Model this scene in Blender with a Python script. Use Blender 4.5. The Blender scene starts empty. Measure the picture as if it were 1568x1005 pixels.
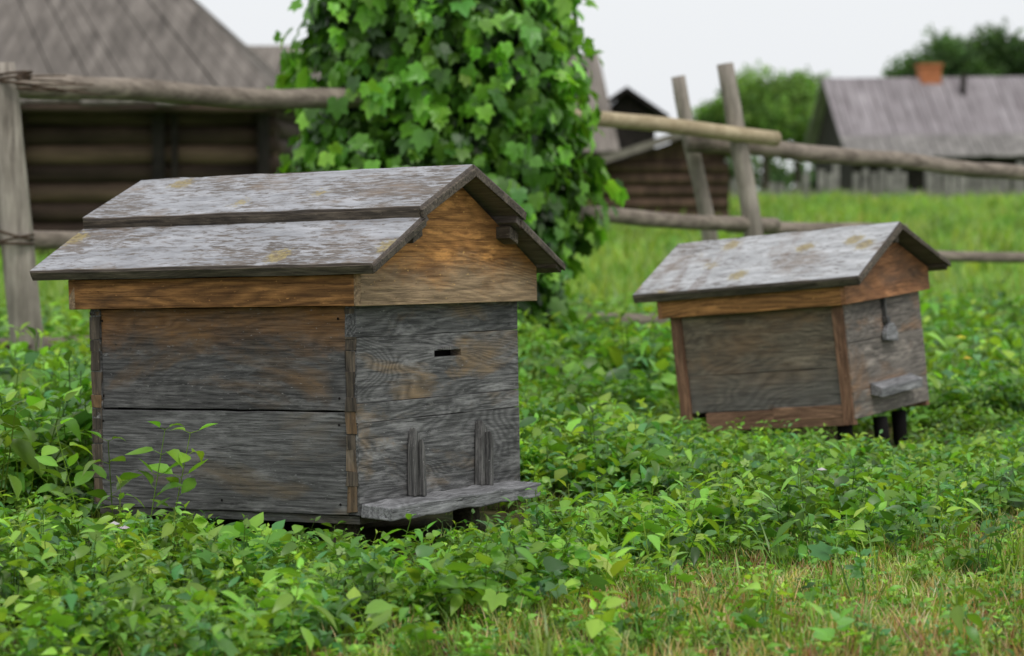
import bpy, bmesh, math, random
import numpy as np
from mathutils import Vector, Matrix, noise as mnoise
random.seed(7); rng=np.random.default_rng(7)
S=bpy.context.scene
COL=S.collection
rad=math.radians

# ------------------------------------------------------------ helpers
def link(o,parent=None):
    COL.objects.link(o)
    if parent: o.parent=parent
    return o
def empty(name,loc=(0,0,0),rot=(0,0,0)):
    e=bpy.data.objects.new(name,None); e.location=loc; e.rotation_euler=rot; e.empty_display_size=.2
    return link(e)
def meshobj(name,V,F,mat,parent=None,smooth=False,bevel=0):
    m=bpy.data.meshes.new(name); m.from_pydata([tuple(v) for v in V],[],F); m.update()
    bm=bmesh.new(); bm.from_mesh(m); bmesh.ops.recalc_face_normals(bm,faces=bm.faces); bm.to_mesh(m); bm.free()
    if smooth:
        m.polygons.foreach_set('use_smooth',[True]*len(m.polygons))
    o=bpy.data.objects.new(name,m); m.materials.append(mat)
    if bevel:
        b=o.modifiers.new('bevel','BEVEL'); b.width=bevel; b.segments=2; b.limit_method='ANGLE'; b.angle_limit=rad(40)
    return link(o,parent)
def prism_data(profile,a0,a1,axis='x',n=1,jit=0,off=0):
    V=[];F=[];k=len(profile)
    for i in range(n+1):
        t=a0+(a1-a0)*i/n
        for (p,q) in profile:
            jp=random.uniform(-jit,jit); jq=random.uniform(-jit,jit)
            je=random.uniform(-jit,jit)*1.5 if i in(0,n) else 0
            if axis=='x': V.append((t+je,p+jp,q+jq))
            elif axis=='y': V.append((p+jp,t+je,q+jq))
            else: V.append((p+jp,q+jq,t+je))
    for i in range(n):
        for j in range(k):
            a=i*k+j;b=i*k+(j+1)%k
            F.append(tuple(x+off for x in(a,b,b+k,a+k)))
    F.append(tuple(off+j for j in range(k))[::-1]); F.append(tuple(off+n*k+j for j in range(k)))
    return V,F
def prism(name,profile,a0,a1,mat,parent=None,axis='x',n=8,jit=.0015,bevel=.002):
    V,F=prism_data(profile,a0,a1,axis,n,jit)
    return meshobj(name,V,F,mat,parent,bevel=bevel)
def rect(p0,p1,q0,q1): return [(p0,q0),(p1,q0),(p1,q1),(p0,q1)]
def boxes_data(bl):
    V=[];F=[]
    for b in bl:
        v,f=prism_data(rect(b[2],b[3],b[4],b[5]),b[0],b[1],'x',1,0,len(V)); V+=v;F+=f
    return V,F
def tube_data(p0,p1,r0,r1,n=14,k=10,wob=.01,off=0,rough=.06):
    p0=Vector(p0);p1=Vector(p1);d=(p1-p0);L=d.length;d.normalize()
    a=Vector((0,0,1)) if abs(d.z)<.8 else Vector((1,0,0))
    u=d.cross(a).normalized();v=d.cross(u)
    V=[];F=[];s=random.uniform(0,50)
    for i in range(n+1):
        t=i/n;c=p0+d*L*t+(u*mnoise.noise(Vector((t*L*1.3,s,0)))+v*mnoise.noise(Vector((t*L*1.3,s,9))))*wob*2
        r=r0+(r1-r0)*t
        for j in range(k):
            an=2*math.pi*j/k
            rr=r*(1+rough*2*mnoise.noise(Vector((math.cos(an)*1.5,math.sin(an)*1.5+s,t*L*4))))
            V.append(c+u*math.cos(an)*rr+v*math.sin(an)*rr)
    for i in range(n):
        for j in range(k):
            a_=i*k+j;b_=i*k+(j+1)%k
            F.append((off+a_,off+b_,off+b_+k,off+a_+k))
    F.append(tuple(off+j for j in range(k))[::-1]);F.append(tuple(off+n*k+j for j in range(k)))
    return V,F
def tube(name,p0,p1,r0,r1,mat,parent=None,**kw):
    V,F=tube_data(p0,p1,r0,r1,**kw)
    o=meshobj(name,V,F,mat,parent,smooth=True)
    return o
def multi(name,parts,mat,parent=None,smooth=True):
    V=[];F=[]
    for fn in parts:
        v,f=fn(len(V)); V+=v;F+=f
    return meshobj(name,V,F,mat,parent,smooth=smooth)

# ------------------------------------------------------------ materials
class NT:
    def __init__(s,name):
        s.m=bpy.data.materials.new(name); s.m.use_nodes=True; s.t=s.m.node_tree; s.t.nodes.clear()
        s.out=s.n('ShaderNodeOutputMaterial')
    def n(s,t,**kw):
        x=s.t.nodes.new(t)
        for k,v in kw.items(): setattr(x,k,v)
        return x
    def l(s,a,b): s.t.links.new(a,b)
    def val(s,sock,v):
        if isinstance(v,bpy.types.NodeSocket): s.l(v,sock)
        else: sock.default_value=v
    def mix(s,f,a,b,mode='MIX'):
        x=s.n('ShaderNodeMix',data_type='RGBA',blend_type=mode)
        s.val(x.inputs[0],f)
        for i,c in((6,a),(7,b)):
            if isinstance(c,(tuple,list)): c=tuple(c)+(1,) if len(c)==3 else c
            s.val(x.inputs[i],c)
        return x.outputs[2]
    def math(s,op,a,b=0,clamp=False):
        x=s.n('ShaderNodeMath',operation=op,use_clamp=clamp); s.val(x.inputs[0],a); s.val(x.inputs[1],b); return x.outputs[0]
    def rng(s,v,a,b,c=0,d=1):
        x=s.n('ShaderNodeMapRange'); s.val(x.inputs[0],v)
        for i,k in enumerate((a,b,c,d)): x.inputs[i+1].default_value=k
        return x.outputs[0]
    def noise(s,vec,scale,detail=5,rough=.6,dist=0):
        x=s.n('ShaderNodeTexNoise'); s.l(vec,x.inputs['Vector']); x.inputs['Scale'].default_value=scale
        x.inputs['Detail'].default_value=detail; x.inputs['Roughness'].default_value=rough; x.inputs['Distortion'].default_value=dist
        return x.outputs[0]
    def mapping(s,vec,scale):
        x=s.n('ShaderNodeMapping'); s.l(vec,x.inputs[0]); x.inputs['Scale'].default_value=scale; return x.outputs[0]
    def scale(s,c,f):
        x=s.n('ShaderNodeVectorMath',operation='SCALE'); s.val(x.inputs[0],c); s.val(x.inputs['Scale'],f); return x.outputs[0]
    def objvec(s,rand=True):
        tc=s.n('ShaderNodeTexCoord')
        if not rand: return tc.outputs['Object']
        oi=s.n('ShaderNodeObjectInfo'); m=s.n('ShaderNodeMath',operation='MULTIPLY'); s.l(oi.outputs['Random'],m.inputs[0]); m.inputs[1].default_value=13.7
        a=s.n('ShaderNodeVectorMath',operation='ADD'); s.l(tc.outputs['Object'],a.inputs[0]); s.l(m.outputs[0],a.inputs[1])
        return a.outputs[0]
    def bsdf(s,col,rough=.8,bump=None,bstr=.3,bdist=.01,spec=.3):
        b=s.n('ShaderNodeBsdfPrincipled'); s.val(b.inputs['Base Color'],col if not isinstance(col,tuple) else col+(1,))
        s.val(b.inputs['Roughness'],rough); b.inputs['Specular IOR Level'].default_value=spec
        if bump is not None:
            k=s.n('ShaderNodeBump'); s.l(bump,k.inputs['Height']); k.inputs['Strength'].default_value=bstr; k.inputs['Distance'].default_value=bdist
            s.l(k.outputs[0],b.inputs['Normal'])
        s.l(b.outputs[0],s.out.inputs[0]); return b
def axscale(ax,g,o=1.0): return {'x':(g,o,o),'y':(o,g,o),'z':(o,o,g)}[ax]

def wood(name,ax,dark,light,stain=None,stain_rng=(.5,.65),zg=None,wave=.25,sc=1.0,rough=.75,knots=.6,crack=.9,swirl=2.5):
    s=NT(name); v=s.objvec()
    # fine fibre
    n1=s.noise(s.mapping(v,axscale(ax,.045)),150*sc,6,.78)
    c=s.mix(s.rng(n1,.39,.61),dark,light)
    # annual-ring figure: iso-lines of a smooth stretched noise, so lines meander and close round knots
    nr=s.noise(s.mapping(v,axscale(ax,.22)),6.5*sc,2,.45,.3)
    fr=s.math('FRACT',s.math('MULTIPLY',nr,swirl*9))
    fl=s.math('MULTIPLY',s.math('ABSOLUTE',s.math('SUBTRACT',fr,.5)),2)
    wr=s.rng(fl,0,1,1-wave,1+wave*.4)
    c=s.scale(c,wr)
    # broad blotches, weathering runs
    n3=s.noise(s.mapping(v,axscale(ax,.35)),7,5,.65)
    c=s.mix(s.rng(n3,.36,.60,.75,0),c,s.scale(c,.5))
    n8=s.noise(s.mapping(v,axscale(ax,.2)),26,5,.7)
    c=s.mix(s.rng(n8,.54,.72,0,.7),c,tuple(min(1,x*1.6) for x in light))
    if stain:
        n2=s.noise(s.mapping(v,axscale(ax,.4)),5.5,6,.65,.5)
        c=s.mix(s.math('MULTIPLY',s.rng(n2,stain_rng[0],stain_rng[1]),s.rng(n1,.3,.55,.35,1)),c,s.scale(stain,wr))
    if zg:
        col,z0,z1,amp=zg
        tc=s.n('ShaderNodeTexCoord'); sp=s.n('ShaderNodeSeparateXYZ'); s.l(tc.outputs['Object'],sp.inputs[0])
        n4=s.noise(s.mapping(v,axscale(ax,.4)),9,6,.7)
        zz=s.math('ADD',sp.outputs[2],s.math('MULTIPLY',s.math('SUBTRACT',n4,.5),amp))
        f=s.n('ShaderNodeMapRange'); s.l(zz,f.inputs[0]); f.inputs[1].default_value=z0; f.inputs[2].default_value=z1
        g=s.mix(s.rng(n1,.38,.62),tuple(x*.55 for x in col),tuple(min(1,x*1.3) for x in col))
        c=s.mix(f.outputs[0],c,s.scale(g,wr))
    n5=s.noise(s.mapping(v,axscale(ax,.015)),60*sc,2,.5,.2)
    ck=s.rng(s.math('ABSOLUTE',s.math('SUBTRACT',n5,.60)),.0,.014,1,0)
    ck=s.math('MULTIPLY',ck,s.rng(n3,.45,.6))
    c=s.mix(s.math('MULTIPLY',ck,crack),c,tuple(x*.2 for x in dark))
    if knots:
        vo=s.n('ShaderNodeTexVoronoi'); s.l(s.mapping(v,axscale(ax,.7)),vo.inputs[0]); vo.inputs['Scale'].default_value=4.6
        kf=s.rng(s.math('ADD',vo.outputs['Distance'],s.math('MULTIPLY',n8,.05)),.065,.12,knots,0)
        c=s.mix(kf,c,(dark[0]*.8,dark[1]*.55,dark[2]*.4))
    # tiny pale chips and dark specks
    n9=s.noise(s.mapping(v,axscale(ax,.4)),150,3,.6)
    c=s.mix(s.rng(n9,.67,.73,0,.55),c,tuple(min(1,x*2) for x in light))
    c=s.mix(s.rng(n9,.27,.33,.7,0),c,tuple(x*.4 for x in dark))
    h=s.math('ADD',s.math('ADD',n1,s.math('MULTIPLY',fl,.12)),s.math('MULTIPLY',ck,-.8))
    s.bsdf(c,rough,h,.7,.003,.3)
    return s.m
def roofmat(name,amt=.5,dark=(.10,.085,.075),light=(.42,.43,.46),streak=False,amp=.45):
    s=NT(name); v=s.objvec()
    n1=s.noise(s.mapping(v,(.08,1,1)),90,7,.72)
    base=s.mix(s.rng(n1,.3,.7),tuple(x*.5 for x in dark),tuple(x*1.9 for x in dark))
    n2=s.noise(s.mapping(v,(.22,1,1)),85,6,.75,.3)
    n3=s.noise(s.mapping(v,(.6,1,1)),4,5,.6)
    msk=s.rng(s.math('ADD',n2,s.math('MULTIPLY',s.math('SUBTRACT',n3,.5),amp)),amt-.07,amt+.04)
    lt=s.mix(s.rng(s.noise(s.mapping(v,(.2,1,1)),30,5,.7),.3,.7),tuple(x*.55 for x in light),tuple(min(1,x*1.25) for x in light))
    tc=s.n('ShaderNodeTexCoord'); sp=s.n('ShaderNodeSeparateXYZ'); s.l(tc.outputs['Normal'],sp.inputs[0])
    top=s.rng(sp.outputs[2],.7,.8)
    c=s.mix(s.math('MULTIPLY',msk,top),base,lt)
    n7=s.noise(s.mapping(v,(.7,1,1)),4.5,5,.72)
    c=s.mix(s.rng(n7,.53,.66,0,.72),c,s.mix(s.rng(n1,.3,.7),(.08,.058,.045),(.30,.23,.17)))
    if streak:
        w=s.noise(s.mapping(v,(3.2,.5,.5)),2.6,5,.65,.8)
        c=s.mix(s.math('MULTIPLY',s.rng(w,.53,.64,0,.75),s.rng(n2,.35,.6,1,.4)),c,(.17,.125,.10))
    # lichen rosettes
    vo=s.n('ShaderNodeTexVoronoi'); s.l(v,vo.inputs[0]); vo.inputs['Scale'].default_value=4.6
    n4=s.noise(v,70,5,.75)
    lf=s.rng(s.math('ADD',vo.outputs['Distance'],s.math('MULTIPLY',n4,.42)),.335,.41,.75,0)
    c=s.mix(s.math('MULTIPLY',lf,top),c,s.mix(s.rng(n4,.35,.6),(.42,.34,.12),(.17,.12,.05)))
    h=s.math('ADD',n2,s.math('MULTIPLY',n1,.4))
    s.bsdf(c,.7,h,.5,.004,.35)
    return s.m
def simple(name,c1,c2,scale=8,ax=None,g=.1,rough=.85,bstr=.4,bd=.01,stretch=None):
    s=NT(name); v=s.objvec()
    if stretch: v2=s.mapping(v,stretch)
    elif ax: v2=s.mapping(v,axscale(ax,g))
    else: v2=v
    n=s.noise(v2,scale,5,.65); n2=s.noise(v,scale*.2,3,.5)
    c=s.mix(s.rng(n,.3,.7),c1,c2); c=s.mix(s.rng(n2,.35,.7,.45,0),c,tuple(x*.6 for x in c1))
    s.bsdf(c,rough,n,bstr,bd,.2); return s.m
def leafmat(name,trans=.35,rough=.5,spec=.4):
    s=NT(name); a=s.n('ShaderNodeAttribute',attribute_name='tint')
    b=s.n('ShaderNodeBsdfPrincipled'); s.l(a.outputs['Color'],b.inputs['Base Color']); b.inputs['Roughness'].default_value=rough; b.inputs['Specular IOR Level'].default_value=spec
    t=s.n('ShaderNodeBsdfTranslucent'); tm=s.n('ShaderNodeVectorMath',operation='MULTIPLY'); s.l(a.outputs['Color'],tm.inputs[0]); tm.inputs[1].default_value=(1.7,1.6,.7)
    s.l(tm.outputs[0],t.inputs[0])
    mx=s.n('ShaderNodeMixShader'); mx.inputs[0].default_value=trans; s.l(b.outputs[0],mx.inputs[1]); s.l(t.outputs[0],mx.inputs[2]); s.l(mx.outputs[0],s.out.inputs[0])
    return s.m

M_side_top=wood('plank_side_top','x',(.047,.046,.047),(.185,.18,.178),stain=(.17,.105,.055),stain_rng=(.50,.66),zg=((.26,.13,.05),.43,.57,.36))
M_side=wood('plank_side','x',(.055,.055,.055),(.205,.203,.202),stain=(.17,.13,.085),stain_rng=(.48,.66),wave=.2)
M_gab=wood('plank_gable','y',(.062,.062,.064),(.255,.252,.25),stain=(.25,.175,.10),stain_rng=(.54,.68),wave=.4,swirl=3.4)
M_end=wood('end_grain','z',(.04,.034,.03),(.17,.135,.10),stain=(.22,.13,.06),stain_rng=(.54,.68),sc=.8,wave=.3)
M_lid=wood('lid_board','x',(.19,.085,.028),(.46,.225,.075),stain=(.11,.065,.04),stain_rng=(.58,.75),wave=.42,sc=.8)
M_lidg=wood('lid_gable_board','y',(.27,.12,.035),(.64,.31,.095),stain=(.17,.11,.07),stain_rng=(.58,.72),zg=((.37,.26,.155),.69,.60,.28),wave=.28,sc=.8)
M_roof1=roofmat('roof_flaked',.475,light=(.38,.385,.41),dark=(.115,.097,.083))
M_roofedge=wood('roof_edge','x',(.045,.037,.03),(.17,.14,.105))
M_roof2=roofmat('roof_flaked_pale',.44,light=(.48,.485,.50),streak=True)
M_board=wood('landing_wood','y',(.11,.11,.115),(.36,.36,.37))
M_peg=wood('peg_wood','z',(.07,.07,.07),(.25,.24,.23))
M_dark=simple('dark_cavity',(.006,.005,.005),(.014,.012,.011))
M2_panel=wood('panel_wood','x',(.105,.085,.065),(.27,.22,.16),stain=(.25,.15,.08),stain_rng=(.48,.68),zg=((.155,.145,.13),.3,.1,.2))
M2_red=wood('red_wood','z',(.14,.07,.042),(.32,.18,.11),sc=.8)
M2_redx=wood('red_wood_x','x',(.16,.085,.055),(.36,.21,.13),sc=.8)
M2_gab=wood('gable_grey','y',(.11,.098,.088),(.32,.28,.245),stain=(.32,.18,.095),stain_rng=(.5,.68))
M2_lidg=wood('lid_gable2','y',(.25,.11,.05),(.52,.25,.115),stain=(.15,.09,.06))
M_iron=simple('iron',(.05,.05,.052),(.16,.15,.14),30,rough=.6)

# ------------------------------------------------------------ hive 1
def hive1():
    L,W,H,o=.9,.83,.554,.044
    yu,zu,zr,e,ze,o1,o2=.152,.787,.936,.078,.643,.11,.146
    P=empty('beehive',(-.397,6.309,.119),(rad(-1.3),rad(-1.9),rad(-30.4)))
    T=.035
    for (ya,yb,s) in ((0.001,T,'near'),(W-T,W-.001,'far')):
        prism('side_plank_top_'+s,rect(ya,yb,.277,.552),-L+.036,-.038,M_side_top,P,n=12)
        prism('side_plank_bottom_'+s,rect(ya-.004 if s=='near' else ya,yb,.002,.272),-L+.034,-.037,M_side,P,n=12)
    zs=[(0.004,.2445),(.2463,.2955),(.2972,.470),(.4715,.553)]
    for k,(za,zb) in enumerate(zs):
        prism(f'gable_plank_back_{k}',rect(-L,-L+T,za,zb),-.004,W,M_gab,P,axis='y',n=6)
        if k==2:
            ya,yb,sa,sb=.375,.515,.406,.424
            V,F=boxes_data([(-T,0,-.003,ya,za,zb),(-T,0,yb,W+.002,za,zb),(-T,0,ya,yb,za,sa),(-T,0,ya,yb,sb,zb)])
            meshobj('gable_plank_slot',V,F,M_gab,P)
            prism('slot_lintel',[(.39,.427),(.42,.424),(.47,.424),(.50,.427),(.47,.434),(.43,.434)],-.004,.006,M_peg,P,axis='x',n=1,jit=0,bevel=.001)
        else:
            prism(f'gable_plank_{k}',rect(-T,random.uniform(-.001,.002),za,zb),-.003-random.uniform(0,.004),W+.002,M_gab,P,axis='y',n=10,bevel=.001,jit=.001)
    z=.01
    while z<.54:
        h=random.uniform(.03,.085); zb=min(z+h,.548)
        prism('corner_lap',rect(-.006-random.uniform(-.002,.003),.01,z+.0005,zb-.001),-.037,-.003-random.uniform(0,.006),M_end,P,n=1,jit=.0025,bevel=.001)
        prism('corner_lap_left',rect(-.004-random.uniform(-.001,.002),.01,z+.0005,zb-.001),-L-.001,-L+.034,M_end,P,n=1,jit=.002,bevel=.001)
        z=zb
    V,F=boxes_data([(-L+.05,-.05,.05,W-.05,.02,.60)]); meshobj('interior',V,F,M_dark,P)  # solid near-black box; its colour gives the shade seen through the slot
    V,F=boxes_data([(-L+.01,-.01,.01,W-.01,-.022,-.001)]); meshobj('floor_boards',V,F,M_side,P)
    prism('landing_board',[(.004,.0),(.098,-.010),(.101,.028),(.004,.036)],-.005,W-.045,M_board,P,axis='y',n=14,jit=.003,bevel=.004)
    for yc in (.25,.60):
        prism('peg',[(yc-.028,.035),(yc+.024,.035),(yc+.02,.15),(yc+.006,.20),(yc-.016,.222),(yc-.026,.17)],.002,.026,M_peg,P,axis='x',n=1,jit=.002,bevel=.004)
        prism('peg_rib',[(yc-.012,.035),(yc+.012,.035),(yc+.008,.16),(yc-.006,.19)],.026,.045,M_peg,P,axis='x',n=1,jit=.002,bevel=.004)
    V=[];F=[]
    for (x,zz_) in ((-.06,.03),(-.06,.24),(-.06,.31),(-.06,.52),(-.86,.03),(-.86,.24),(-.86,.31),(-.86,.52),(-.45,.03)):
        o_=len(V); V+=[(x+.004*math.cos(a*1.047),-.0055 if zz_<.27 else -.0015,zz_+.004*math.sin(a*1.047)) for a in range(6)]; F.append(tuple(range(o_,o_+6)))
    meshobj('nail_heads',V,F,M_dark,P)
    bt=.635
    prism('lid_front',rect(-o,-o+.024,H,bt),-L-o,o-.024,M_lid,P,n=10)
    prism('lid_back',rect(W+o-.024,W+o,H,bt),-L-o,o-.024,M_lid,P,n=10)
    for (xa,xb,nm) in ((o-.024,o,'lid_gable'),(-L-o,-L-o+.024,'lid_gable_back')):
        prism(nm,[(-o,H-.001),(W+o,H-.001),(W+o,.652),(W-.17,.772),(W/2,.902),(.17,.772),(-o,.652)],xa,xb,M_lidg,P,n=1,jit=.0005)
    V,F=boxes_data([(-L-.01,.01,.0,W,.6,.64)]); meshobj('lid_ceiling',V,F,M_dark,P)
    xa,xb=-L-o2,o1
    def side(mir,nm):
        f=(lambda y:W-y) if mir else (lambda y:y)
        lo=[(f(-e),ze),(f(.185),ze+.263*.51),(f(.185-.012),ze+.263*.51+.022),(f(-e-.010),ze+.022)]
        up=[(f(yu),zu),(f(W/2),.906),(f(W/2),.934),(f(yu-.012),zu+.027)]
        prism('roof_lower_'+nm,lo,xa-.002,xb,M_roof1,P,n=16,jit=.0022)
        prism('roof_upper_'+nm,up,xa,xb+.004,M_roof1,P,n=16,jit=.0022)
        prism('drip_upper_'+nm,[(f(yu-.008),zu-.006),(f(yu+.02),zu+.002),(f(yu+.02),zu+.012),(f(yu-.017),zu+.020)],xa+.004,xb,M_roofedge,P,n=12,jit=.0012)
        prism('drip_lower_'+nm,[(f(-e+.001),ze-.008),(f(-e+.03),ze+.006),(f(-e+.03),ze+.02),(f(-e-.014),ze+.015)],xa+.002,xb-.003,M_roofedge,P,n=12,jit=.0012)
        prism('barge_'+nm,[(f(-e-.006),ze-.004),(f(.165),ze+.243*.51-.006),(f(.165),ze+.243*.51+.016),(f(-e-.008),ze+.014)],xb-.002,xb+.007,M_roofedge,P,n=1,jit=.001)
        prism('barge_up_'+nm,[(f(yu-.005),zu-.004),(f(W/2),.900),(f(W/2),.924),(f(yu-.010),zu+.018)],xb+.002,xb+.011,M_roofedge,P,n=1,jit=.001)
        prism('purlin_'+nm,[(f(.14),.715),(f(.185),.735),(f(.185),.768),(f(.14),.748)],xa+.02,xb-.02,M_roofedge,P,n=2)
    side(False,'near'); side(True,'far')
    for (x,y) in ((-.12,.1),(-.8,.1),(-.12,.72),(-.8,.72)):
        tube('leg',(x,y,-.16),(x,y,-.02),.04,.04,M_roofedge,P,n=3)
    return P
hive1()

def hive2():
    L,W,H,o=.75,.619,.446,.032
    zr,e,ze,o1,o2=.722,.055,.527,.108,.122
    P=empty('beehive',(1.256,8.814,.121),(rad(3.0),rad(-5.5),rad(-36.2)))
    for (ya,yb,s) in ((0.012,.04,'near'),(W-.04,W-.012,'far')):
        prism('panel_top_'+s,rect(ya,yb,.215,H-.002),-L+.045,-.05,M2_panel,P,n=6)
        prism('panel_bottom_'+s,rect(ya+.001,yb,.072,.2138),-L+.045,-.05,M2_panel,P,n=6)
    for (ya,yb) in ((0,.03),(W-.03,W)):
        prism('corner_post',rect(-L,-L+.045,ya,yb),.04,H,M2_red,P,axis='z',n=5)
        prism('corner_post',rect(-.05,-.004,ya,yb),.0,H,M2_red,P,axis='z',n=5)
    prism('plinth_near',rect(.006,.03,0,.07),-L+.11,-.05,M2_redx,P,n=5)
    prism('plinth_block',rect(.003,.006,.03,.078),-.34,-.05,M2_redx,P,n=2)
    prism('plinth_far',rect(W-.03,W-.006,0,.07),-L+.11,-.05,M2_redx,P,n=5)
    for k,(za,zb) in enumerate(((0.02,.12),(.1208,.30),(.3008,H-.001))):
        prism(f'gable_plank_{k}',rect(-.03,.001*k,za,zb),.006,W-.006,M2_gab,P,axis='y',n=5)
        prism(f'gable_back_{k}',rect(-L,-L+.03,za+.03,zb),.03,W-.03,M2_gab,P,axis='y',n=5)
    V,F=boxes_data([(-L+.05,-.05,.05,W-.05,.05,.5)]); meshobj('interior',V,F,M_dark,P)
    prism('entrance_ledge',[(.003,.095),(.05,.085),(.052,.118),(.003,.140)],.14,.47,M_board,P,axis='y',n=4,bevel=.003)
    prism('ledge_dark_strip',rect(.001,.006,.078,.092),.2,.44,M_dark,P,axis='y',n=1,jit=0)  # near-black strip on the face below the ledge, no opening cut
    prism('lid_front',rect(-o,-o+.02,H,ze-.004),-L-o,o-.02,M_lid,P,n=6)
    prism('lid_back',rect(W+o-.02,W+o,H,ze-.004),-L-o,o-.02,M_lid,P,n=6)
    for xa,xb,nm in ((o-.02,o,'lid_gable'),(-L-o,-L-o+.02,'lid_gable_back')):
        prism(nm,[(-o,H-.001),(W+o,H-.001),(W+o,.531),(W/2,.692),(-o,.531)],xa,xb,M2_lidg,P,n=1,jit=.0005)
    xa,xb=-L-o2,o1
    for mir,nm in((0,'near'),(1,'far')):
        f=(lambda y:W-y) if mir else (lambda y:y)
        prism('roof_'+nm,[(f(-e),ze),(f(W/2),.700),(f(W/2),.722),(f(-e-.008),ze+.020)],xa,xb,M_roof2,P,n=14,jit=.0015)
        prism('fascia_'+nm,[(f(-e+.003),ze-.014),(f(-e+.03),ze+.000),(f(-e+.03),ze+.012),(f(-e-.011),ze+.012)],xa+.004,xb-.004,M_roofedge,P,n=6)
        prism('barge_'+nm,[(f(-e-.004),ze-.004),(f(W/2),.693),(f(W/2),.714),(f(-e-.006),ze+.014)],xb-.001,xb+.008,M_roofedge,P,n=1,jit=.001)
    prism('ridge_block',rect(W/2-.015,W/2+.015,.645,.70),o,o1-.02,M_roofedge,P,n=1)
    prism('hasp',rect(.29,.302,.36,.452),.003,.02,M_iron,P,axis='x',n=1,jit=0,bevel=.001)
    prism('hasp_staple',rect(.283,.310,.35,.372),.003,.028,M_iron,P,axis='x',n=1,jit=0,bevel=.003)
    prism('padlock',[(.265,.285),(.355,.275),(.36,.305),(.335,.345),(.300,.352),(.265,.315)],.006,.028,M_board,P,axis='x',n=1,jit=0,bevel=.004)
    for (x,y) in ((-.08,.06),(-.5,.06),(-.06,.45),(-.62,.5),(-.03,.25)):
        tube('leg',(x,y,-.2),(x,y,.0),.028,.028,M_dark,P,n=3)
    return P
hive2()

# ------------------------------------------------------------ terrain
def gz(x,y):
    t=np.clip((np.asarray(y,float)-16)/42,0,1); t=t*t*(3-2*t)
    return .8*t+.012*np.sin(np.asarray(x)*2.1+.7)*np.sin(np.asarray(y)*1.7)
def terrain():
    ys=np.concatenate([np.arange(-12,3,1.5),np.arange(3,18,.15),np.arange(18,70,1.),np.geomspace(70,900,30)])
    xs=np.concatenate([-np.geomspace(8,500,26)[::-1],np.arange(-7.8,7.9,.2),np.geomspace(8,500,26)])
    X,Y=np.meshgrid(xs,ys); Z=gz(X,Y)
    near=(np.abs(X)<8)&(Y<18)&(Y>3)
    Z=Z+near*rng.normal(0,.006,X.shape)
    V=np.stack([X,Y,Z],-1).reshape(-1,3); nx=len(xs)
    F=[(j*nx+i,j*nx+i+1,(j+1)*nx+i+1,(j+1)*nx+i) for j in range(len(ys)-1) for i in range(nx-1)]
    s=NT('meadow_ground'); tc=s.n('ShaderNodeTexCoord'); v=tc.outputs['Object']
    sp=s.n('ShaderNodeSeparateXYZ'); s.l(v,sp.inputs[0])
    n=s.noise(v,18,7,.7); n2=s.noise(v,2.2,4,.6); n3=s.noise(v,.35,5,.6)
    near=s.mix(s.rng(n,.35,.65),(.030,.024,.013),(.16,.125,.065))
    near=s.mix(s.rng(n2,.5,.7,0,.6),near,(.05,.09,.018))
    far=s.mix(s.rng(n3,.35,.65),(.12,.26,.03),(.20,.38,.05)); far=s.mix(s.rng(n,.3,.7,.35,0),far,(.06,.14,.02))
    c=s.mix(s.rng(sp.outputs[1],10,17),near,far)
    s.bsdf(c,.9,n,.8,.03,.1)
    m=meshobj('ground',V,F,s.m,smooth=True)
terrain()

# ------------------------------------------------------------ instanced foliage engine
class Tmpl:
    def __init__(s): s.V=[];s.F=[];s.B=[]
    def add(s,V,F,B):
        o=len(s.V); s.V+=[tuple(v) for v in V]; s.F+=[tuple(i+o for i in f) for f in F]
        s.B+=[(b,b,b) if not isinstance(b,tuple) else b for b in B]
    def fin(s):
        s.Va=np.array(s.V,float); s.Ba=np.array(s.B,float); s.loops=np.array([i for f in s.F for i in f]); s.sizes=np.array([len(f) for f in s.F]); return s
def instmesh(name,groups,mat,parent=None):
    VV=[];LL=[];SS=[];CC=[];off=0
    for t,R,T,C in groups:
        n=len(T)
        if n==0: continue
        v=np.einsum('nij,kj->nki',R,t.Va)+T[:,None,:]; k=len(t.Va)
        VV.append(v.reshape(-1,3)); LL.append((t.loops[None,:]+(off+np.arange(n)*k)[:,None]).ravel()); SS.append(np.tile(t.sizes,n))
        CC.append((C[:,None,:]*t.Ba[None,:,:]).reshape(-1,3)); off+=n*k
    V=np.concatenate(VV);Lp=np.concatenate(LL);Sz=np.concatenate(SS);C=np.clip(np.concatenate(CC),0,.9)
    m=bpy.data.meshes.new(name); m.vertices.add(len(V)); m.vertices.foreach_set('co',V.astype(np.float32).ravel())
    m.loops.add(len(Lp)); m.loops.foreach_set('vertex_index',Lp.astype(np.int32))
    m.polygons.add(len(Sz)); st=np.concatenate([[0],np.cumsum(Sz)[:-1]]); m.polygons.foreach_set('loop_start',st.astype(np.int32))
    m.polygons.foreach_set('use_smooth',np.ones(len(Sz),bool))
    m.update(calc_edges=True)
    a=m.attributes.new('tint','FLOAT_COLOR','POINT'); a.data.foreach_set('color',np.concatenate([C,np.ones((len(C),1))],1).astype(np.float32).ravel())
    m.materials.append(mat); o=bpy.data.objects.new(name,m); return link(o,parent)
def rz(a):
    c,s=np.cos(a),np.sin(a);z=np.zeros_like(c);o=np.ones_like(c)
    return np.stack([np.stack([c,-s,z],-1),np.stack([s,c,z],-1),np.stack([z,z,o],-1)],-2)
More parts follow.
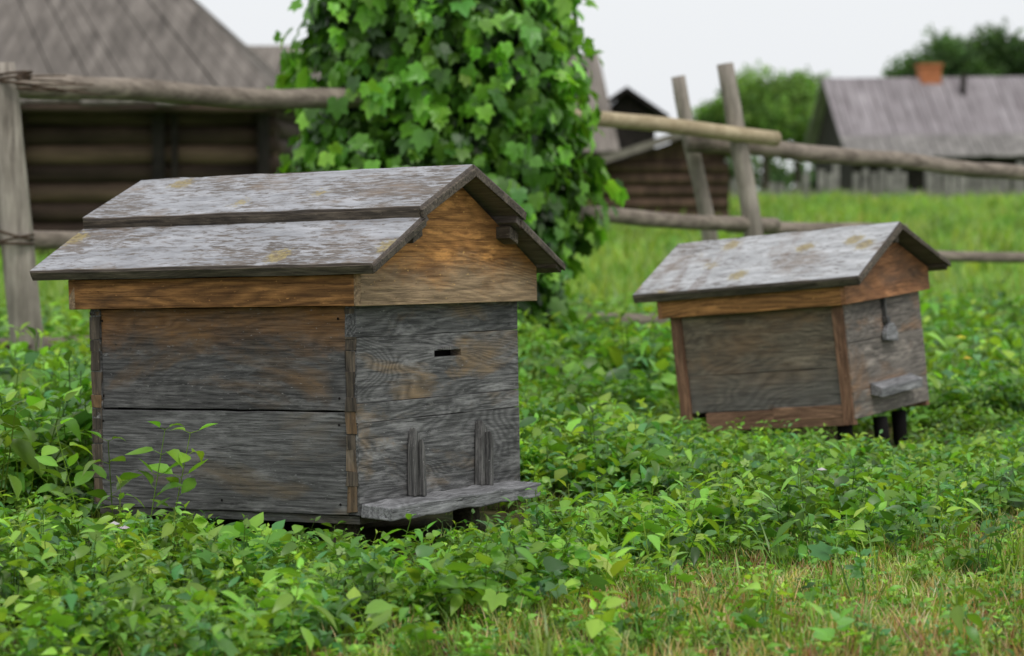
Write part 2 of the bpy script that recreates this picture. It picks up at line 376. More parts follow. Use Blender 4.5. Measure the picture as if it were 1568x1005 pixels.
def leaf_geo(L,W,fold,droop,serr=.0):
    st=[(0,0),(.16,.34),(.38,.5),(.62,.40),(.84,.17),(1,0)]
    V=[(0,0,0)];
    for t,w in st[1:-1]:
        x=t*L;z=-droop*L*t*t;w=w*W*(1+random.uniform(-serr,serr))
        V+=[(x,w,z+fold*w),(x+.02*L,0,z),(x,-w,z+fold*w)]
    V.append((L,0,-droop*L)); k=len(V)-1
    F=[(0,2,1),(0,3,2)]
    for i in range(3):
        a=1+i*3; F+=[(a,a+1,a+4,a+3),(a+1,a+2,a+5,a+4)]
    a=10; F+=[(a,a+1,k),(a+1,a+2,k)]
    return V,F
LOBE=[(0,1.0),(13,.82),(26,.66),(34,.66),(47,.88),(60,.72),(74,.58),(84,.58),(104,.66),(135,.5),(165,.3)]
def lobe_geo(sc,dr,fo):
    pts=[(r*math.cos(rad(a)),r*math.sin(rad(a))) for a,r in LOBE]+[(-.1,0)]+[(r*math.cos(rad(-a)),r*math.sin(rad(-a))) for a,r in LOBE[::-1][:-1]]
    V=[(0,0,0)]+[(a*sc,b*sc,sc*(-dr*max(a,0)**2+fo*abs(b)-.25*b*b)) for a,b in pts]; n=len(pts)
    return V,[(0,1+i,1+(i+1)%n) for i in range(n)]
def xf(V,az,tilt,roll,pos,sc=1):
    M=Matrix.Translation(pos)@Matrix.Rotation(az,4,'Z')@Matrix.Rotation(-tilt,4,'Y')@Matrix.Rotation(roll,4,'X')@Matrix.Scale(sc,4)
    return [tuple(M@Vector(v)) for v in V]
def stem(t,p0,p1,w,b):
    p0=Vector(p0);p1=Vector(p1);d=(p1-p0).normalized(); u=d.cross(Vector((.3,.5,.8))).normalized()*w; v=d.cross(u).normalized()*w
    V=[p0+u,p0-u*.5+v*.87,p0-u*.5-v*.87,p1+u*.6,p1-u*.3+v*.5,p1-u*.3-v*.5]
    t.add(V,[(0,1,4,3),(1,2,5,4),(2,0,3,5)],[(b*1.5,b*1.15,b)]*6)
def weed(nst=3,h=.14,ll=.055,nl=12,spread=.06,upright=False,aspect=.6,lobed=False,straight=False):
    t=Tmpl()
    for s_ in range(nst):
        az=random.uniform(0,6.28); r=random.uniform(0,spread); hh=h*random.uniform(.6,1.15); top=Vector((r*math.cos(az)*1.3,r*math.sin(az)*1.3,hh))
        base=Vector((r*math.cos(az)*.4,r*math.sin(az)*.4,-.01)); stem(t,base,top,.0016,.75)
        n=max(3,nl//nst); a0=random.uniform(0,6.28)
        for i in range(n):
            f=1-(i//2)*(.22 if not straight else .14)-random.uniform(0,.08); f=max(f,.15)
            p=base.lerp(top,f); a=a0+math.pi*(i%2)+(i//2)*1.57+random.uniform(-.3,.3)
            l=ll*random.uniform(.55,1.2)*(.5+.7*(1-abs(f-.6)))
            if i<2: l*=.65
            pet=l*random.uniform(.15,.5); q=p+Vector((math.cos(a)*pet,math.sin(a)*pet,pet*.35))
            stem(t,p,q,.0009,.8)
            ti=random.uniform(-.7,.45) if not upright else random.uniform(-.1,.9)
            if i<2: ti=random.uniform(.2,1.1)
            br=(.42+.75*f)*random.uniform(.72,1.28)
            yl=random.uniform(.85,1.3)
            if lobed:
                V,F=lobe_geo(l*.7,random.uniform(.1,.6),random.uniform(.1,.5)); V=xf(V,a,ti,random.uniform(-.6,.6),q)
                t.add(V,F,[(br*.85*yl,br*.85,br*.85)]+[(br*yl,br,br)]*(len(V)-1))
            else:
                V,F=leaf_geo(l,l*aspect*random.uniform(.8,1.1),random.uniform(.1,.6),random.uniform(.05,.6),.12)
                V=xf(V,a,ti,random.uniform(-.7,.7),q)
                B=[]
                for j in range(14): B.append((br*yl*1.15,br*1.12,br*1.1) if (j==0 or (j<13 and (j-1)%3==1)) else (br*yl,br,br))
                t.add(V,F,B)
    return t.fin()
def grasst(n=12,h=.12,w=.003,lean=.5,rad_=.03):
    t=Tmpl()
    for i in range(n):
        a=random.uniform(0,6.28);r=random.uniform(0,rad_);hh=h*random.uniform(.5,1.1);ln=random.uniform(.1,lean)*hh;b=random.uniform(0,6.28)
        p=Vector((r*math.cos(a),r*math.sin(a),-.005));d=Vector((math.cos(b),math.sin(b),0));s=Vector((-d.y,d.x,0))*w*random.uniform(.6,1.3)
        V=[p+s,p-s,p+Vector((0,0,hh*.5))+d*ln*.35+s*.9,p+Vector((0,0,hh*.5))+d*ln*.35-s*.9,p+Vector((0,0,hh*.8))+d*ln*.75+s*.5,p+Vector((0,0,hh*.8))+d*ln*.75-s*.5,p+Vector((0,0,hh))+d*ln*1.3]
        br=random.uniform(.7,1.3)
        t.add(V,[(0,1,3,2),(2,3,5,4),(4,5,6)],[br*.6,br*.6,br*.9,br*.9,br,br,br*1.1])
    return t.fin()
H1=(-.397,6.309,rad(-30.4),.9,.83); H2=(1.256,8.814,rad(-36.2),.75,.619)
def inhive(x,y,m=.0,which=(0,1)):
    r=np.zeros(len(x),bool)
    for k,(hx,hy,a,L,W) in enumerate((H1,H2)):
        if k not in which: continue
        c,s=math.cos(-a),math.sin(-a); dx=x-hx;dy=y-hy; u=c*dx-s*dy; v=s*dx+c*dy
        r|=(u>-L-m)&(u<m+.05)&(v>-m)&(v<W+m)
    return r
def scatter(n,y0,y1,side=.5):
    y=np.sqrt(rng.uniform(y0**2,y1**2,n)); hw=.212*y+side; x=rng.uniform(-1,1,n)*hw
    return x,y
def fn(x,y,s,o=0): return (np.sin(x*s+o)+np.sin(y*s*1.3+o*2.1)+np.sin((x+y)*s*.7+o*.7)+np.sin((x-y)*s*1.9+o*3))/4
def lawn(x,y):   # >0 inside the trodden / cut part in the right foreground
    return (x+.45-(y-5.04)*.90)+.22*fn(x,y,3.1,1.2)
LEAF=leafmat('weed_leaves',.35,.38,.5)
PAL=np.array([(.10,.245,.028),(.14,.32,.034),(.185,.405,.045),(.25,.47,.058),(.085,.25,.068),(.055,.15,.024)])
def tints(n,pal=PAL,p=None,var=.15):
    i=rng.choice(len(pal),n,p=p); return pal[i]*(1+rng.normal(0,var,(n,1)))*(1+rng.normal(0,.05,(n,3)))
def place(tm,x,y,smin,smax,pal=PAL,p=None,tilt=.18,grow=0):
    n=len(x); R=rz(rng.uniform(0,6.28,n)); s=rng.uniform(smin,smax,n)
    if grow: s=s*(1+grow*np.clip((y-6.6)/3,0,1))
    if smax<1.3:   # what grows right up against the hives stays low
        s=np.where(inhive(x,y,.42,(0,)),np.minimum(s,rng.uniform(.45,.75,n)),s)
        s=np.where(inhive(x,y,.5,(1,)),np.minimum(s,rng.uniform(.5,.8,n)),s)
        s=np.where((y>7.1)&(y<8.8)&(x>.45)&(x<2.0),np.minimum(s,rng.uniform(.75,1.05,n)),s)
    tx=rng.normal(0,tilt,n);ty=rng.normal(0,tilt,n)
    A=np.tile(np.eye(3),(n,1,1)); A[:,0,2]=tx;A[:,1,2]=ty
    R=np.einsum('nij,njk->nik',A,R)*s[:,None,None]
    T=np.stack([x,y,gz(x,y)],-1)
    return (tm,R,T,np.clip(tints(n,pal,p),0.005,.8))
def spread(tms,x,y,*a,**k):
    idx=rng.integers(0,len(tms),len(x)); return [place(t,x[idx==i],y[idx==i],*a,**k) for i,t in enumerate(tms)]
weeds=[weed(3,.13,.055,12,.06),weed(2,.17,.055,12,.05,straight=True,aspect=.45),weed(4,.10,.042,16,.07),weed(3,.14,.064,12,.07,aspect=.7),weed(2,.15,.055,12,.05,aspect=.42,upright=True),
       weed(3,.11,.052,10,.06,lobed=True),weed(2,.19,.05,14,.04,aspect=.5,straight=True,upright=True),weed(3,.11,.068,9,.07,aspect=.72),weed(4,.13,.042,12,.07,lobed=True),weed(5,.12,.034,24,.08,aspect=.4,upright=True)]
small=[weed(3,.05,.03,10,.05),weed(4,.065,.028,12,.06,aspect=.45),weed(3,.045,.036,9,.05,lobed=True)]
P1=[.18,.26,.22,.11,.13,.10]
G=[]
x,y=scatter(9400,4.6,10)
lw=lawn(x,y); keep=(~inhive(x,y,.03))&(rng.uniform(0,1,len(x))<np.clip(.95-lw*2.2,.05,1))&(fn(x,y,6.5)+.4*fn(x,y,17,3)+rng.normal(0,.2,len(x))>-.36)
keep&=~(inhive(x,y,.16,(0,))&(rng.uniform(0,1,len(x))<.8))
keep&=~(inhive(x,y,.25,(1,))&(rng.uniform(0,1,len(x))<.65))
G+=spread(weeds,x[keep],y[keep],.6,1.22,p=P1,grow=.35)
x,y=scatter(6500,4.6,9.5); lw=lawn(x,y); keep=(lw>-.3)&~inhive(x,y,.02)
G+=spread(small,x[keep],y[keep],.55,1.2,p=[.1,.25,.3,.2,.1,.05])
x,y=scatter(3700,10,16.5,1.0); keep=(fn(x,y,2.5,2)+rng.normal(0,.4,len(x))>-.45)
G+=spread(weeds,x[keep],y[keep],1.1,2.0,p=P1)
x=np.concatenate([rng.uniform(-2.4,-1.3,420),rng.uniform(-2.9,-1.4,300),rng.uniform(-.6,1.0,320),rng.uniform(2.3,4.2,260)])
y=np.concatenate([rng.uniform(6.9,9.5,420),rng.uniform(9.5,13,300),rng.uniform(10.6,13.0,320),rng.uniform(13,16,260)])
keep=~inhive(x,y,.05); G+=spread(weeds,x[keep],y[keep],1.4,2.3,p=[.2,.3,.2,.1,.1,.1])
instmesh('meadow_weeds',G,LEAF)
tall=[weed(1,.27,.055,14,.01,upright=True,aspect=.45,straight=True),weed(1,.24,.06,12,.02,upright=True,aspect=.5,straight=True)]
G=[]
sx=np.array([-1.04,-.96,-.91,-1.15,-.62,-.10,.02,-.42,-1.22,.12,.25,1.0,.92,-.75,.35,.8]);sy=np.array([6.30,6.24,6.32,6.48,6.0,5.9,6.0,5.9,6.5,6.2,6.4,8.5,8.8,6.1,6.8,8.75])
G+=[place(tall[0],sx[:4],sy[:4],1.3,1.4,pal=PAL[1:3])]+spread(tall,sx[4:],sy[4:],.5,.8,p=P1); instmesh('tall_nettle_plants',G,LEAF)
G=[]
gr=[grasst(14,.09,.0022,.8,.04),grasst(12,.13,.0026,.7,.04),grasst(16,.06,.002,1.0,.05)]
st=[grasst(10,.06,.0018,.7,.04),grasst(8,.085,.0016,.6,.03),grasst(7,.03,.002,2.5,.05)]
GP=np.array([(.16,.32,.045),(.23,.40,.06),(.31,.41,.08)]); SP=np.array([(.64,.51,.24),(.52,.35,.17),(.44,.45,.15),(.70,.60,.35),(.44,.21,.13)])
x,y=scatter(8500,4.6,10); lw=lawn(x,y); keep=(~inhive(x,y,.02))&(rng.uniform(0,1,len(x))<np.clip(.25+lw*.7,.14,.6))
G+=spread(gr,x[keep],y[keep],.5,1.1,pal=GP)
x,y=scatter(17000,4.6,8.5); lw=lawn(x,y); keep=(lw>-.12)&(fn(x,y,4,5)+rng.normal(0,.45,len(x))>-.25)&~inhive(x,y,.02)
G+=spread(st,x[keep],y[keep],.7,1.29,pal=SP)
x,y=scatter(4500,10,22,1.2); G+=spread(gr,x,y,1.2,2.6,pal=GP)
bg=[grasst(14,.3,.011,.6,.2),grasst(14,.22,.012,.8,.22)]
x,y=scatter(6000,16,60,2.5); G+=spread(bg,x,y,.6,1.3,pal=GP)
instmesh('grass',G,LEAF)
def flower():
    t=Tmpl(); stem(t,(0,0,0),(0,0,.12),.001,(.3))
    V=[(0,0,.125)];F=[]
    for i in range(10):
        a=i/10*6.283; r=.012 if i%2 else .008; V.append((math.cos(a)*r,math.sin(a)*r,.12))
    for i in range(10): F.append((0,1+i,1+(i+1)%10))
    t.add(V,F,[1]*11); return t.fin()
fl=flower(); fx=np.array([-.99,-.95,.9,2.0,2.35,2.2]);fy=np.array([5.75,5.8,7.1,10.5,12.2,11.6])
instmesh('wildflowers',[place(fl,fx[:3],fy[:3],1.3,1.4,pal=np.array([(.75,.65,.75)])),place(fl,fx[3:],fy[3:],1.8,2.4,pal=np.array([(.8,.6,.03)]))],LEAF)

M_fence=simple('fence_wood',(.13,.105,.085),(.43,.365,.30),22,'x',.12,bstr=.6)
M_fencez=simple('fence_post_wood',(.18,.155,.13),(.56,.50,.43),22,'z',.12,bstr=.6)
M_fencel=simple('fence_wood_pale',(.36,.28,.17),(.68,.57,.39),22,'x',.12)
M_twig=simple('twig',(.05,.035,.025),(.14,.09,.06),30)
# ------------------------------------------------------------ hop-covered column
def hop():
    P=empty('climbing_hop_plant',(-.385,12.7,0))
    ts=[]
    for k in range(5):
        t=Tmpl(); V,F=lobe_geo(1,random.uniform(.15,.5),random.uniform(.05,.35)); t.add(V,F,[.8]+[1]*(len(V)-1)); ts.append(t.fin())
    zz=[0,.3,.55,1.06,1.5,1.75,2.0,2.4,2.8,3.05]; rr=[.46,.60,.68,.74,.69,.71,.64,.55,.29,.06]
    def layer(n,f0,f1,smin,smax,dark,pal):
        z=rng.uniform(0,3.0,n); a=rng.uniform(0,6.283,n); r=np.interp(z,zz,rr)
        d=np.array([mnoise.noise(Vector((math.cos(A)*1.9,math.sin(A)*1.9,Z*2.6))) for A,Z in zip(a,z)])
        d2=np.array([mnoise.noise(Vector((math.cos(A)*5,math.sin(A)*5+5,Z*6.5))) for A,Z in zip(a,z)])
        keep=(rng.uniform(0,.8,n)<r+.05); z,a,r,d,d2=[q[keep] for q in(z,a,r,d,d2)]; n=len(z)
        R_=r*(1+.24*d+.18*d2)*rng.uniform(f0,f1,n)
        no=np.stack([np.cos(a),np.sin(a)*1.,np.zeros(n)],-1)
        T=np.stack([R_*np.cos(a),R_*np.sin(a)*.9,z],-1)
        up=np.array([0,0,1.])
        X=-up*rng.uniform(.5,1.2,(n,1))+no*rng.uniform(.1,.8,(n,1))+rng.normal(0,.4,(n,3)); X/=np.linalg.norm(X,axis=1,keepdims=True)
        Z=no*.7+up*.65+rng.normal(0,.42,(n,3)); Z-=X*np.sum(Z*X,1,keepdims=True); Z/=np.linalg.norm(Z,axis=1,keepdims=True)
        Y=np.cross(Z,X); s=smin+(smax-smin)*rng.uniform(0,1,n)**1.5
        R=np.stack([X,Y,Z],-1)*s[:,None,None]
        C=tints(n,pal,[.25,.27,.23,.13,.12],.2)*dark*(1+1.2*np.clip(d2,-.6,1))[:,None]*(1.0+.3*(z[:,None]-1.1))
        idx=rng.integers(0,len(ts),n)
        return [(t,R[idx==i],T[idx==i],np.clip(C[idx==i],.004,.8)) for i,t in enumerate(ts)]
    pal=np.array([(.07,.19,.02),(.105,.27,.025),(.145,.355,.03),(.20,.43,.045),(.055,.145,.025)])
    g=layer(3700,.92,1.12,.05,.10,1.0,pal)+layer(3900,.76,.95,.055,.10,.55,pal)+layer(2600,.45,.75,.08,.12,.3,pal)  # inner layers use darkened leaf colours, painting in shade within the foliage
    for k in range(34):
        a=random.uniform(0,6.28);z=random.uniform(.5,2.7);r=np.interp(z,zz,rr); ln=random.uniform(.08,.2)
        n=6; tt=np.linspace(0,1,n); T=np.stack([(r+ln*tt)*math.cos(a),(r+ln*tt)*math.sin(a)*.9,z+ln*(.6*tt-tt*tt*.9)],-1)
        X=rng.normal(0,.5,(n,3))+np.array([math.cos(a),math.sin(a),-.5]); X/=np.linalg.norm(X,axis=1,keepdims=True)
        Z=rng.normal(0,.3,(n,3))+np.array([0,-.2,1]); Z-=X*np.sum(Z*X,1,keepdims=True); Z/=np.linalg.norm(Z,axis=1,keepdims=True)
        R=np.stack([X,np.cross(Z,X),Z],-1)*(.085-.04*tt)[:,None,None]
        g.append((ts[0],R,T,tints(n,np.array([(.17,.38,.035)]))))
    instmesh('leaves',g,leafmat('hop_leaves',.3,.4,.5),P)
    tube('trunk',(0,0,-.1),(0,0,2.7),.09,.05,M_fence,P)
hop()

# ------------------------------------------------------------ pole fence
F_=empty('pole_fence')
tube('post',(-2.19,11.05,-.2),(-2.32,11.0,1.56),.08,.068,M_fencez,F_)
tube('rail_top',(-2.75,11.0,1.50),(-.50,12.5,1.43),.058,.050,M_fence,F_,wob=.02,rough=.1)
tube('rail_mid',(-2.75,11.1,.775),(-.4,12.5,.74),.045,.04,M_fence,F_,wob=.02,rough=.1)
tube('rail_low',(-2.75,11.1,.27),(-.4,12.5,.24),.042,.04,M_fence,F_,wob=.015)
tube('rail_pale',(-.3,12.65,1.44),(1.52,13.9,1.29),.045,.043,M_fencel,F_,wob=.012)
tube('post_thin',(1.33,14.25,-.2),(.98,14.2,1.66),.055,.042,M_fencez,F_,wob=.012)
tube('post_thick',(1.52,13.8,-.2),(1.215,13.8,1.71),.062,.05,M_fencez,F_,wob=.01)
tube('rail_right_top',(1.03,14.02,1.27),(3.55,15.2,1.07),.055,.045,M_fence,F_,wob=.02,rough=.1)
tube('rail_right_mid_a',(.2,12.9,.86),(1.52,13.95,.79),.046,.043,M_fence,F_,wob=.02)
tube('rail_right_mid_b',(1.25,14.0,.80),(2.35,14.4,.76),.045,.04,M_fence,F_,wob=.02)
tube('rail_right_mid_c',(1.9,14.4,.60),(3.6,15.1,.57),.036,.033,M_fence,F_,wob=.01)
tube('rail_right_low',(.2,12.9,.30),(2.4,14.2,.24),.04,.035,M_fence,F_,wob=.01)
tube('post_right',(3.75,15.2,-.2),(3.7,15.2,1.5),.06,.05,M_fencez,F_)
for k in range(7):
    tube('binding',(-2.42+random.uniform(-.05,.05),10.94,1.47+random.uniform(-.04,.04)),(-2.0+random.uniform(-.1,.12),11.1,1.50+random.uniform(-.09,.02)),.006,.003,M_twig,F_,n=8,k=5,wob=.03)
for zc in (.775,1.5,.27):
    for k in range(3):
        an0=random.uniform(-.5,.5); pts=[]
        for i in range(9):
            an=i/8*6.283; pts.append((-2.26+.085*math.cos(an),11.0+.095*math.sin(an),zc-.03+.02*k+an0*.05*math.cos(an)))
        multi('withy_tie',[ (lambda off,p=pts[i],q=pts[i+1]: tube_data(p,q,.006,.006,n=1,k=5,wob=0,off=off)) for i in range(8)],M_twig,F_)

# ------------------------------------------------------------ buildings
M_log=simple('old_logs',(.022,.015,.012),(.09,.060,.043),6,'x',.15,bstr=.6,bd=.03)
M_logl=simple('pale_logs',(.07,.048,.034),(.21,.14,.095),6,'x',.15,bstr=.6,bd=.03)
M_proof=simple('plank_roof',(.10,.087,.077),(.28,.248,.22),6,stretch=(1.2,.12,.12),bstr=.6,bd=.03)
M_proof2=simple('plank_roof_grey',(.18,.155,.165),(.44,.40,.42),6,stretch=(.9,.1,.1),bstr=.6,bd=.03)
M_proof3=simple('plank_roof_brown',(.15,.13,.113),(.31,.275,.24),6,stretch=(1.0,.12,.12),bstr=.6,bd=.03)
M_brown=simple('brown_boards',(.045,.028,.02),(.15,.095,.065),7,stretch=(1,.15,.15))
M_brick=simple('chimney_brick',(.40,.13,.06),(.58,.23,.11),20)
M_pick=simple('grey_pickets',(.15,.14,.135),(.38,.355,.34),5)
M_black=simple('blackened_wood',(.012,.010,.010),(.045,.036,.032),6)
def planked_slope(name,A,B,C,D,w,mat,parent,th=.03):
    A,B,C,D=map(Vector,(A,B,C,D)); n=max(2,int(max((B-A).length,(C-D).length)/w)); V=[];F=[]
    nr=(B-A).cross(D-A).normalized()
    for i in range(n):
        g=.06
        t0=(i+g*random.random())/n; t1=(i+1-g*random.random())/n; e=random.uniform(-.06,.06)
        a=A.lerp(B,t0);b=A.lerp(B,t1);c=D.lerp(C,t1);d=D.lerp(C,t0)
        if (a-d).length>1e-4: a=a+(a-d).normalized()*e; b=b+(b-c).normalized()*e
        h=nr*(th+random.uniform(0,.012)); o=len(V)
        V+=[a,b,c,d,a+h,b+h,c+h,d+h]
        F+=[tuple(o+k for k in f) for f in((0,1,2,3),(4,5,6,7),(0,1,5,4),(1,2,6,5),(2,3,7,6),(3,0,4,7))]
    return meshobj(name,V,F,mat,parent)
def logwall(name,x0,x1,y,z0,z1,parent,r=.125,pale=(),axis='x'):
    z=z0+r;i=0
    while z<z1:
        if axis=='x': tube(name,(x0-.2,y,z),(x1+.2,y,z),r*1.03,r*.98,M_logl if i in pale else M_log,parent,n=6,k=10,wob=.01)
        else: tube(name,(x0,y-.2,z+r*.9),(x0,x1+.2,z+r*.9),r*1.03,r*.98,M_log,parent,n=6,k=10,wob=.01)
        z+=r*1.9;i+=1
def log_barn():
    P=empty('log_barn')
    logwall('front_log',-11.5,-3.1,30,.15,2.15,P,pale=(3,5))
    logwall('side_log',-3.0,35,30,.15,2.15,P,axis='y')
    logwall('cross_wall_log',-6.12,31,29.9,.15,2.15,P,axis='y')
    V,F=boxes_data([(-4.42,-4.28,29.78,29.87,.2,2.1),(-3.12,-2.98,29.76,29.86,.2,2.1),(-4.18,-4.12,29.8,29.87,.2,2.1)]); meshobj('door_posts',V,F,M_black,P)
    V,F=boxes_data([(-11.5,-2.9,34.9,35.1,.1,2.1)]); meshobj('back_wall',V,F,M_log,P)
    E=2.07; R=3.72
    planked_slope('roof_front',(-13,29.3,E),(-2.75,29.3,E),(-4.45,32.6,R),(-13,32.6,R),.22,M_proof,P)
    planked_slope('roof_back',(-2.75,35.8,E),(-13,35.8,E),(-13,32.6,R),(-4.45,32.6,R),.25,M_proof,P)
    planked_slope('roof_hip',(-2.75,29.3,E),(-2.75,35.8,E),(-4.45,32.7,R),(-4.45,32.5,R),.3,M_proof,P)
    tube('ridge_log',(-13,32.6,R+.03),(-4.4,32.6,R+.03),.07,.06,M_proof,P)
    tube('eave_log',(-13,29.34,E-.05),(-2.8,29.34,E-.05),.05,.05,M_log,P)
log_barn()
def gable_house(name,x0,x1,y0,y1,zb,ze,zr,rmat,wmat,ov=.35,xr0=None,xr1=None,w=.25):
    P=empty(name); ym=(y0+y1)/2
    xr0=x0-ov if xr0 is None else xr0; xr1=x1+ov if xr1 is None else xr1
    sl=(zr-ze)/(ym-y0+ov)
    V,F=boxes_data([(x0,x1,y0,y0+.15,zb,ze+ov*sl*.8),(x0,x1,y1-.15,y1,zb,ze+ov*sl*.8)]); meshobj('walls_long',V,F,wmat,P)
    for xx in(x0,x1):
        s=1 if xx==x0 else -1
        prism('wall_gable',[(y0+.15,zb),(y1-.15,zb),(y1-.15,ze+ov*sl*.8),(ym,zr-.12),(y0+.15,ze+ov*sl*.8)],xx,xx+.12*s,wmat,P,n=1,jit=0,bevel=0)
    planked_slope('roof_front',(x0-ov,y0-ov,ze),(x1+ov,y0-ov,ze),(xr1,ym,zr),(xr0,ym,zr),w,rmat,P)
    planked_slope('roof_back',(x1+ov,y1+ov,ze),(x0-ov,y1+ov,ze),(xr0,ym,zr),(xr1,ym,zr),w,rmat,P)
    return P
P=gable_house('farm_shed',-6.5,-3.0,40,45,.3,2.3,3.55,M_proof3,M_brown)
P=gable_house('farm_shed',-2.2,1.6,44,49,.4,1.75,3.66,M_proof3,M_brown,xr0=-1.5,xr1=1.66)
P=gable_house('village_house',0,9.5,0,5.2,-.15,1.50,3.9,M_proof2,M_black,ov=.35,w=.3)
P.location=(10.6,75.3,.8); P.rotation_euler=(0,rad(-.8),rad(6))
V,F=boxes_data([(2.85,3.5,2.3,2.9,3.3,4.25),(2.8,3.55,2.25,2.95,4.25,4.35)]); meshobj('chimney',V,F,M_brick,P)
tube('stove_pipe',(4.1,1.9,3.3),(4.1,1.9,4.0),.09,.09,M_black,P)
planked_slope('eave_skirt',(-.35,-.75,1.32),(9.9,-.75,1.32),(9.9,.25,2.0),(-.35,.25,2.0),.35,M_pick,P)
def gable_front(name,xl,xa,xr,y0,y1,zb,zl,za,zr_,rmat,wmat,th=.12,logs=False):
    P=empty(name)
    V=[(xl+.15,y0,zb),(xr-.15,y0,zb),(xr-.15,y0,zr_),(xa,y0,za),(xl+.15,y0,zl)]
    V+= [(a,y1,c) for a,b,c in V]; F=[(0,1,2,3,4),(9,8,7,6,5)]+[(i,(i+1)%5,(i+1)%5+5,i+5) for i in range(5)]
    meshobj('walls',V,F,wmat,P)
    V=[(xl-.1,y0-.35,zl-.04),(xa,y0-.35,za+.02),(xa,y0-.35,za+.02+th),(xl-.12,y0-.35,zl+th-.04)]; V+=[(a,y1+.3,c) for a,b,c in V]
    meshobj('roof_left',V,[(0,1,2,3),(7,6,5,4)]+[(i,(i+1)%4,(i+1)%4+4,i+4) for i in range(4)],rmat,P)
    V=[(xr+.1,y0-.35,zr_-.04),(xa,y0-.35,za+.02),(xa,y0-.35,za+.02+th),(xr+.12,y0-.35,zr_+th-.04)]; V+=[(a,y1+.3,c) for a,b,c in V]
    meshobj('roof_right',V,[(0,1,2,3),(7,6,5,4)]+[(i,(i+1)%4,(i+1)%4+4,i+4) for i in range(4)],rmat,P)
    z=zb+.15
    if logs:
        while z<min(zl,zr_): tube('wall_log',(xl+.1,y0-.02,z),(xr-.1,y0-.02,z),.1,.1,M_brown,P,n=4,k=8); z+=.19
    return P
gable_front('tarred_shed',1.3,2.35,3.1,50,54,.5,2.35,3.08,2.55,M_black,M_black,.1)
gable_front('log_shed',1.3,2.75,3.5,38,42,.3,1.42,1.88,1.62,M_proof3,M_brown,.12,True)
def board_fence():
    V=[];F=[];x=1.0
    while x<16:
        w=random.uniform(.10,.16); h=random.uniform(.55,.72)+(.12 if x>6.5 else -.1)
        if random.random()<.85:
            y=55+random.uniform(-.03,.03)
            v,f=prism_data(rect(y,y+.03,.78,.78+h),x,x+w,'x',1,0,len(V)); V+=v;F+=f
        x+=w+random.uniform(.02,.09)
    v,f=prism_data(rect(55.06,55.12,1.0,1.08),1,16,'x',1,0,len(V)); V+=v;F+=f
    x=1
    while x<16:
        v,f=prism_data(rect(55.06,55.2,.5,1.45 if x<6.5 else 1.75),x,x+.14,'x',1,0,len(V)); V+=v;F+=f; x+=2.1
    meshobj('board_fence',V,F,M_pick)
board_fence()

# ------------------------------------------------------------ trees
TL=leafmat('tree_leaves',.3,.6,.2); M_bark=simple('bark',(.04,.03,.025),(.12,.10,.08),10)
def quad_t():
    t=Tmpl(); 
    for k in range(5):
        V,F=leaf_geo(1,.7,random.uniform(.1,.5),.3,.2); p=(random.uniform(-.8,.8),random.uniform(-.8,.8),random.uniform(-.5,.5))
        b=random.uniform(.75,1.2); t.add(xf(V,random.uniform(0,6.28),random.uniform(-.8,.8),random.uniform(-.8,.8),p),F,[b]*14)
    return t.fin()
QT=[quad_t() for _ in range(4)]
def crown_groups(cx,cy,cz,rx,rzz,n,ls,pal,lobes=16):
    L=[]
    for k in range(lobes):
        a=random.uniform(0,6.28);e=random.uniform(-.6,1.2); q=random.uniform(.35,.72)
        L.append((cx+rx*q*math.cos(a)*math.cos(e),cy+rx*q*math.sin(a)*math.cos(e),cz+rzz*q*math.sin(e),random.uniform(.3,.5)*rx,random.uniform(.7,1.3)))
    T=[];C=[]
    for (a,b,c,r,br) in L:
        m=n//lobes; d=rng.normal(0,1,(m,3)); d/=np.linalg.norm(d,axis=1,keepdims=True); rr=r*rng.uniform(.55,1.1,(m,1))
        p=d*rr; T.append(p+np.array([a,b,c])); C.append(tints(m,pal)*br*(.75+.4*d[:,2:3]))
    T=np.concatenate(T);C=np.clip(np.concatenate(C),0.004,1);n=len(T)
    A=rng.normal(0,1,(n,3,3)); Qm,_=np.linalg.qr(A); s=rng.uniform(.6,1.2,n)*ls
    idx=rng.integers(0,4,n); Rm=Qm*s[:,None,None]
    return [(t,Rm[idx==i],T[idx==i],C[idx==i]) for i,t in enumerate(QT)],L
def tree(name,x,y,base,h,r,pal,n=1500,ls=.2):
    P=empty(name,(x,y,base)); cz=h-r*.95
    g,L=crown_groups(0,0,cz,r,r*.95,n,ls,pal)
    instmesh('crown',g,TL,P); tube('trunk',(0,0,-.3),(0,0,cz),.035*h,.015*h,M_bark,P)
    for l in L[:8]: tube('limb',(0,0,cz*.55+random.uniform(0,.3)*cz),(l[0],l[1],l[2]),.012*h,.004*h,M_bark,P,n=5,k=6)
TP=np.array([(.11,.21,.05),(.15,.27,.06),(.20,.34,.075)]); TP2=np.array([(.07,.13,.05),(.09,.165,.055),(.11,.20,.065)])
tree('deciduous_tree',11.3,108,.8,6.3,2.7,TP)
tree('deciduous_tree',13.2,112,.8,6.1,2.3,TP)
tree('deciduous_tree',9.7,114,.8,4.9,1.6,TP)
tree('deciduous_tree',16.2,118,.8,5.6,2.2,TP)
for (xx,yy,hh,r) in ((21.2,128,7.6,2.2),(23.8,130,9.4,2.7),(26.6,131,9.6,2.8),(29.5,132,9.0,2.7),(33,134,9,3)):
    tree('deciduous_tree',xx,yy,.8,hh,r,TP2,n=1500,ls=.24)
g=[]
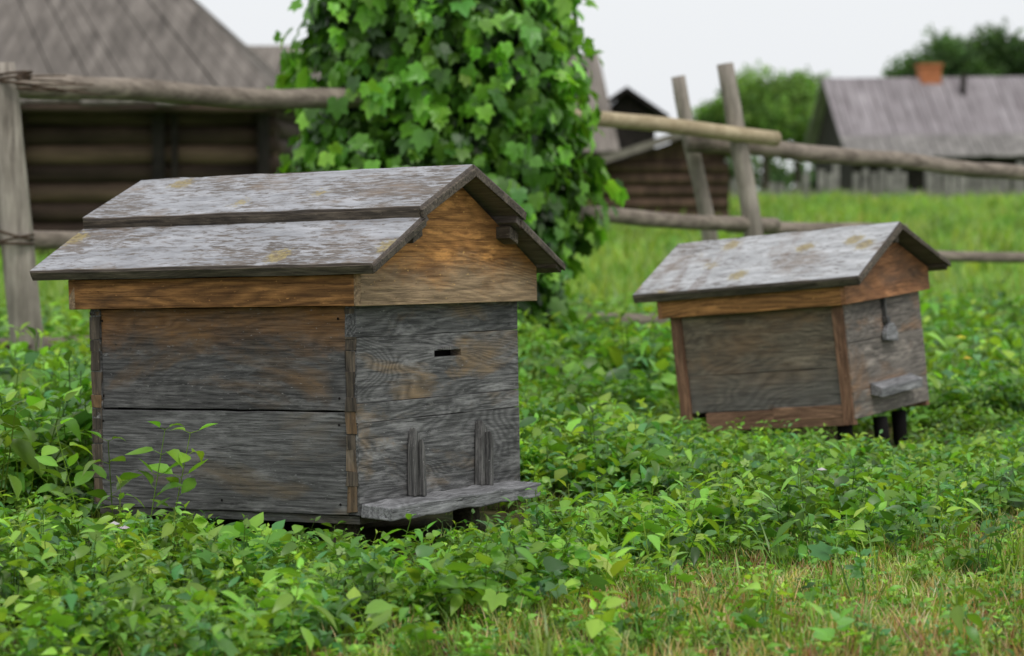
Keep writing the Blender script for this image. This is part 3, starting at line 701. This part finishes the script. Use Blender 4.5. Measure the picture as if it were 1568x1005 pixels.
for k in range(46):
    xx=-95+k*4.3+random.uniform(-1,1); yy=190+random.uniform(-8,8)
    gg,_=crown_groups(xx,yy,2.0,random.uniform(2.4,3.2),random.uniform(1.6,2.6),120,.7,TP2,lobes=8); g+=gg
instmesh('distant_trees',g,TL)

# ------------------------------------------------------------ light, sky, camera
EL,AZ=rad(60),rad(155)
sun=bpy.data.lights.new('sun','SUN'); sun.energy=1.35; sun.angle=rad(14); sun.color=(1,.97,.92)
so=bpy.data.objects.new('sun',sun); link(so); d=Vector((math.sin(AZ)*math.cos(EL),math.cos(AZ)*math.cos(EL),math.sin(EL)))
so.rotation_euler=d.to_track_quat('Z','Y').to_euler()
w=bpy.data.worlds.new('World'); S.world=w; w.use_nodes=True; nt=w.node_tree; nt.nodes.clear()
o=nt.nodes.new('ShaderNodeOutputWorld'); b=nt.nodes.new('ShaderNodeBackground'); sk=nt.nodes.new('ShaderNodeTexSky'); sk.sky_type='NISHITA'; sk.sun_disc=False
sk.sun_elevation=EL; sk.sun_rotation=AZ; sk.air_density=1.5; sk.dust_density=3
hs=nt.nodes.new('ShaderNodeHueSaturation'); hs.inputs['Saturation'].default_value=.25; nt.links.new(sk.outputs[0],hs.inputs['Color'])
mx=nt.nodes.new('ShaderNodeMix'); mx.data_type='RGBA'; mx.inputs[0].default_value=.87; nt.links.new(hs.outputs[0],mx.inputs[6]); mx.inputs[7].default_value=(9.4,9.65,9.95,1)
nt.links.new(mx.outputs[2],b.inputs[0]); b.inputs[1].default_value=.1; nt.links.new(b.outputs[0],o.inputs[0])
cam=bpy.data.cameras.new('camera'); co=bpy.data.objects.new('camera',cam); link(co); co.location=(0,0,.96)
co.rotation_euler=(rad(90)-math.atan(202.5/3702),0,0); cam.lens=85; cam.sensor_width=36; cam.clip_end=2000; cam.clip_start=.1
cam.dof.use_dof=True; cam.dof.focus_distance=6.25; cam.dof.aperture_fstop=3.5; cam.dof.aperture_blades=8
S.camera=co
S.view_settings.view_transform='Standard'; S.view_settings.look='None'; S.view_settings.exposure=0
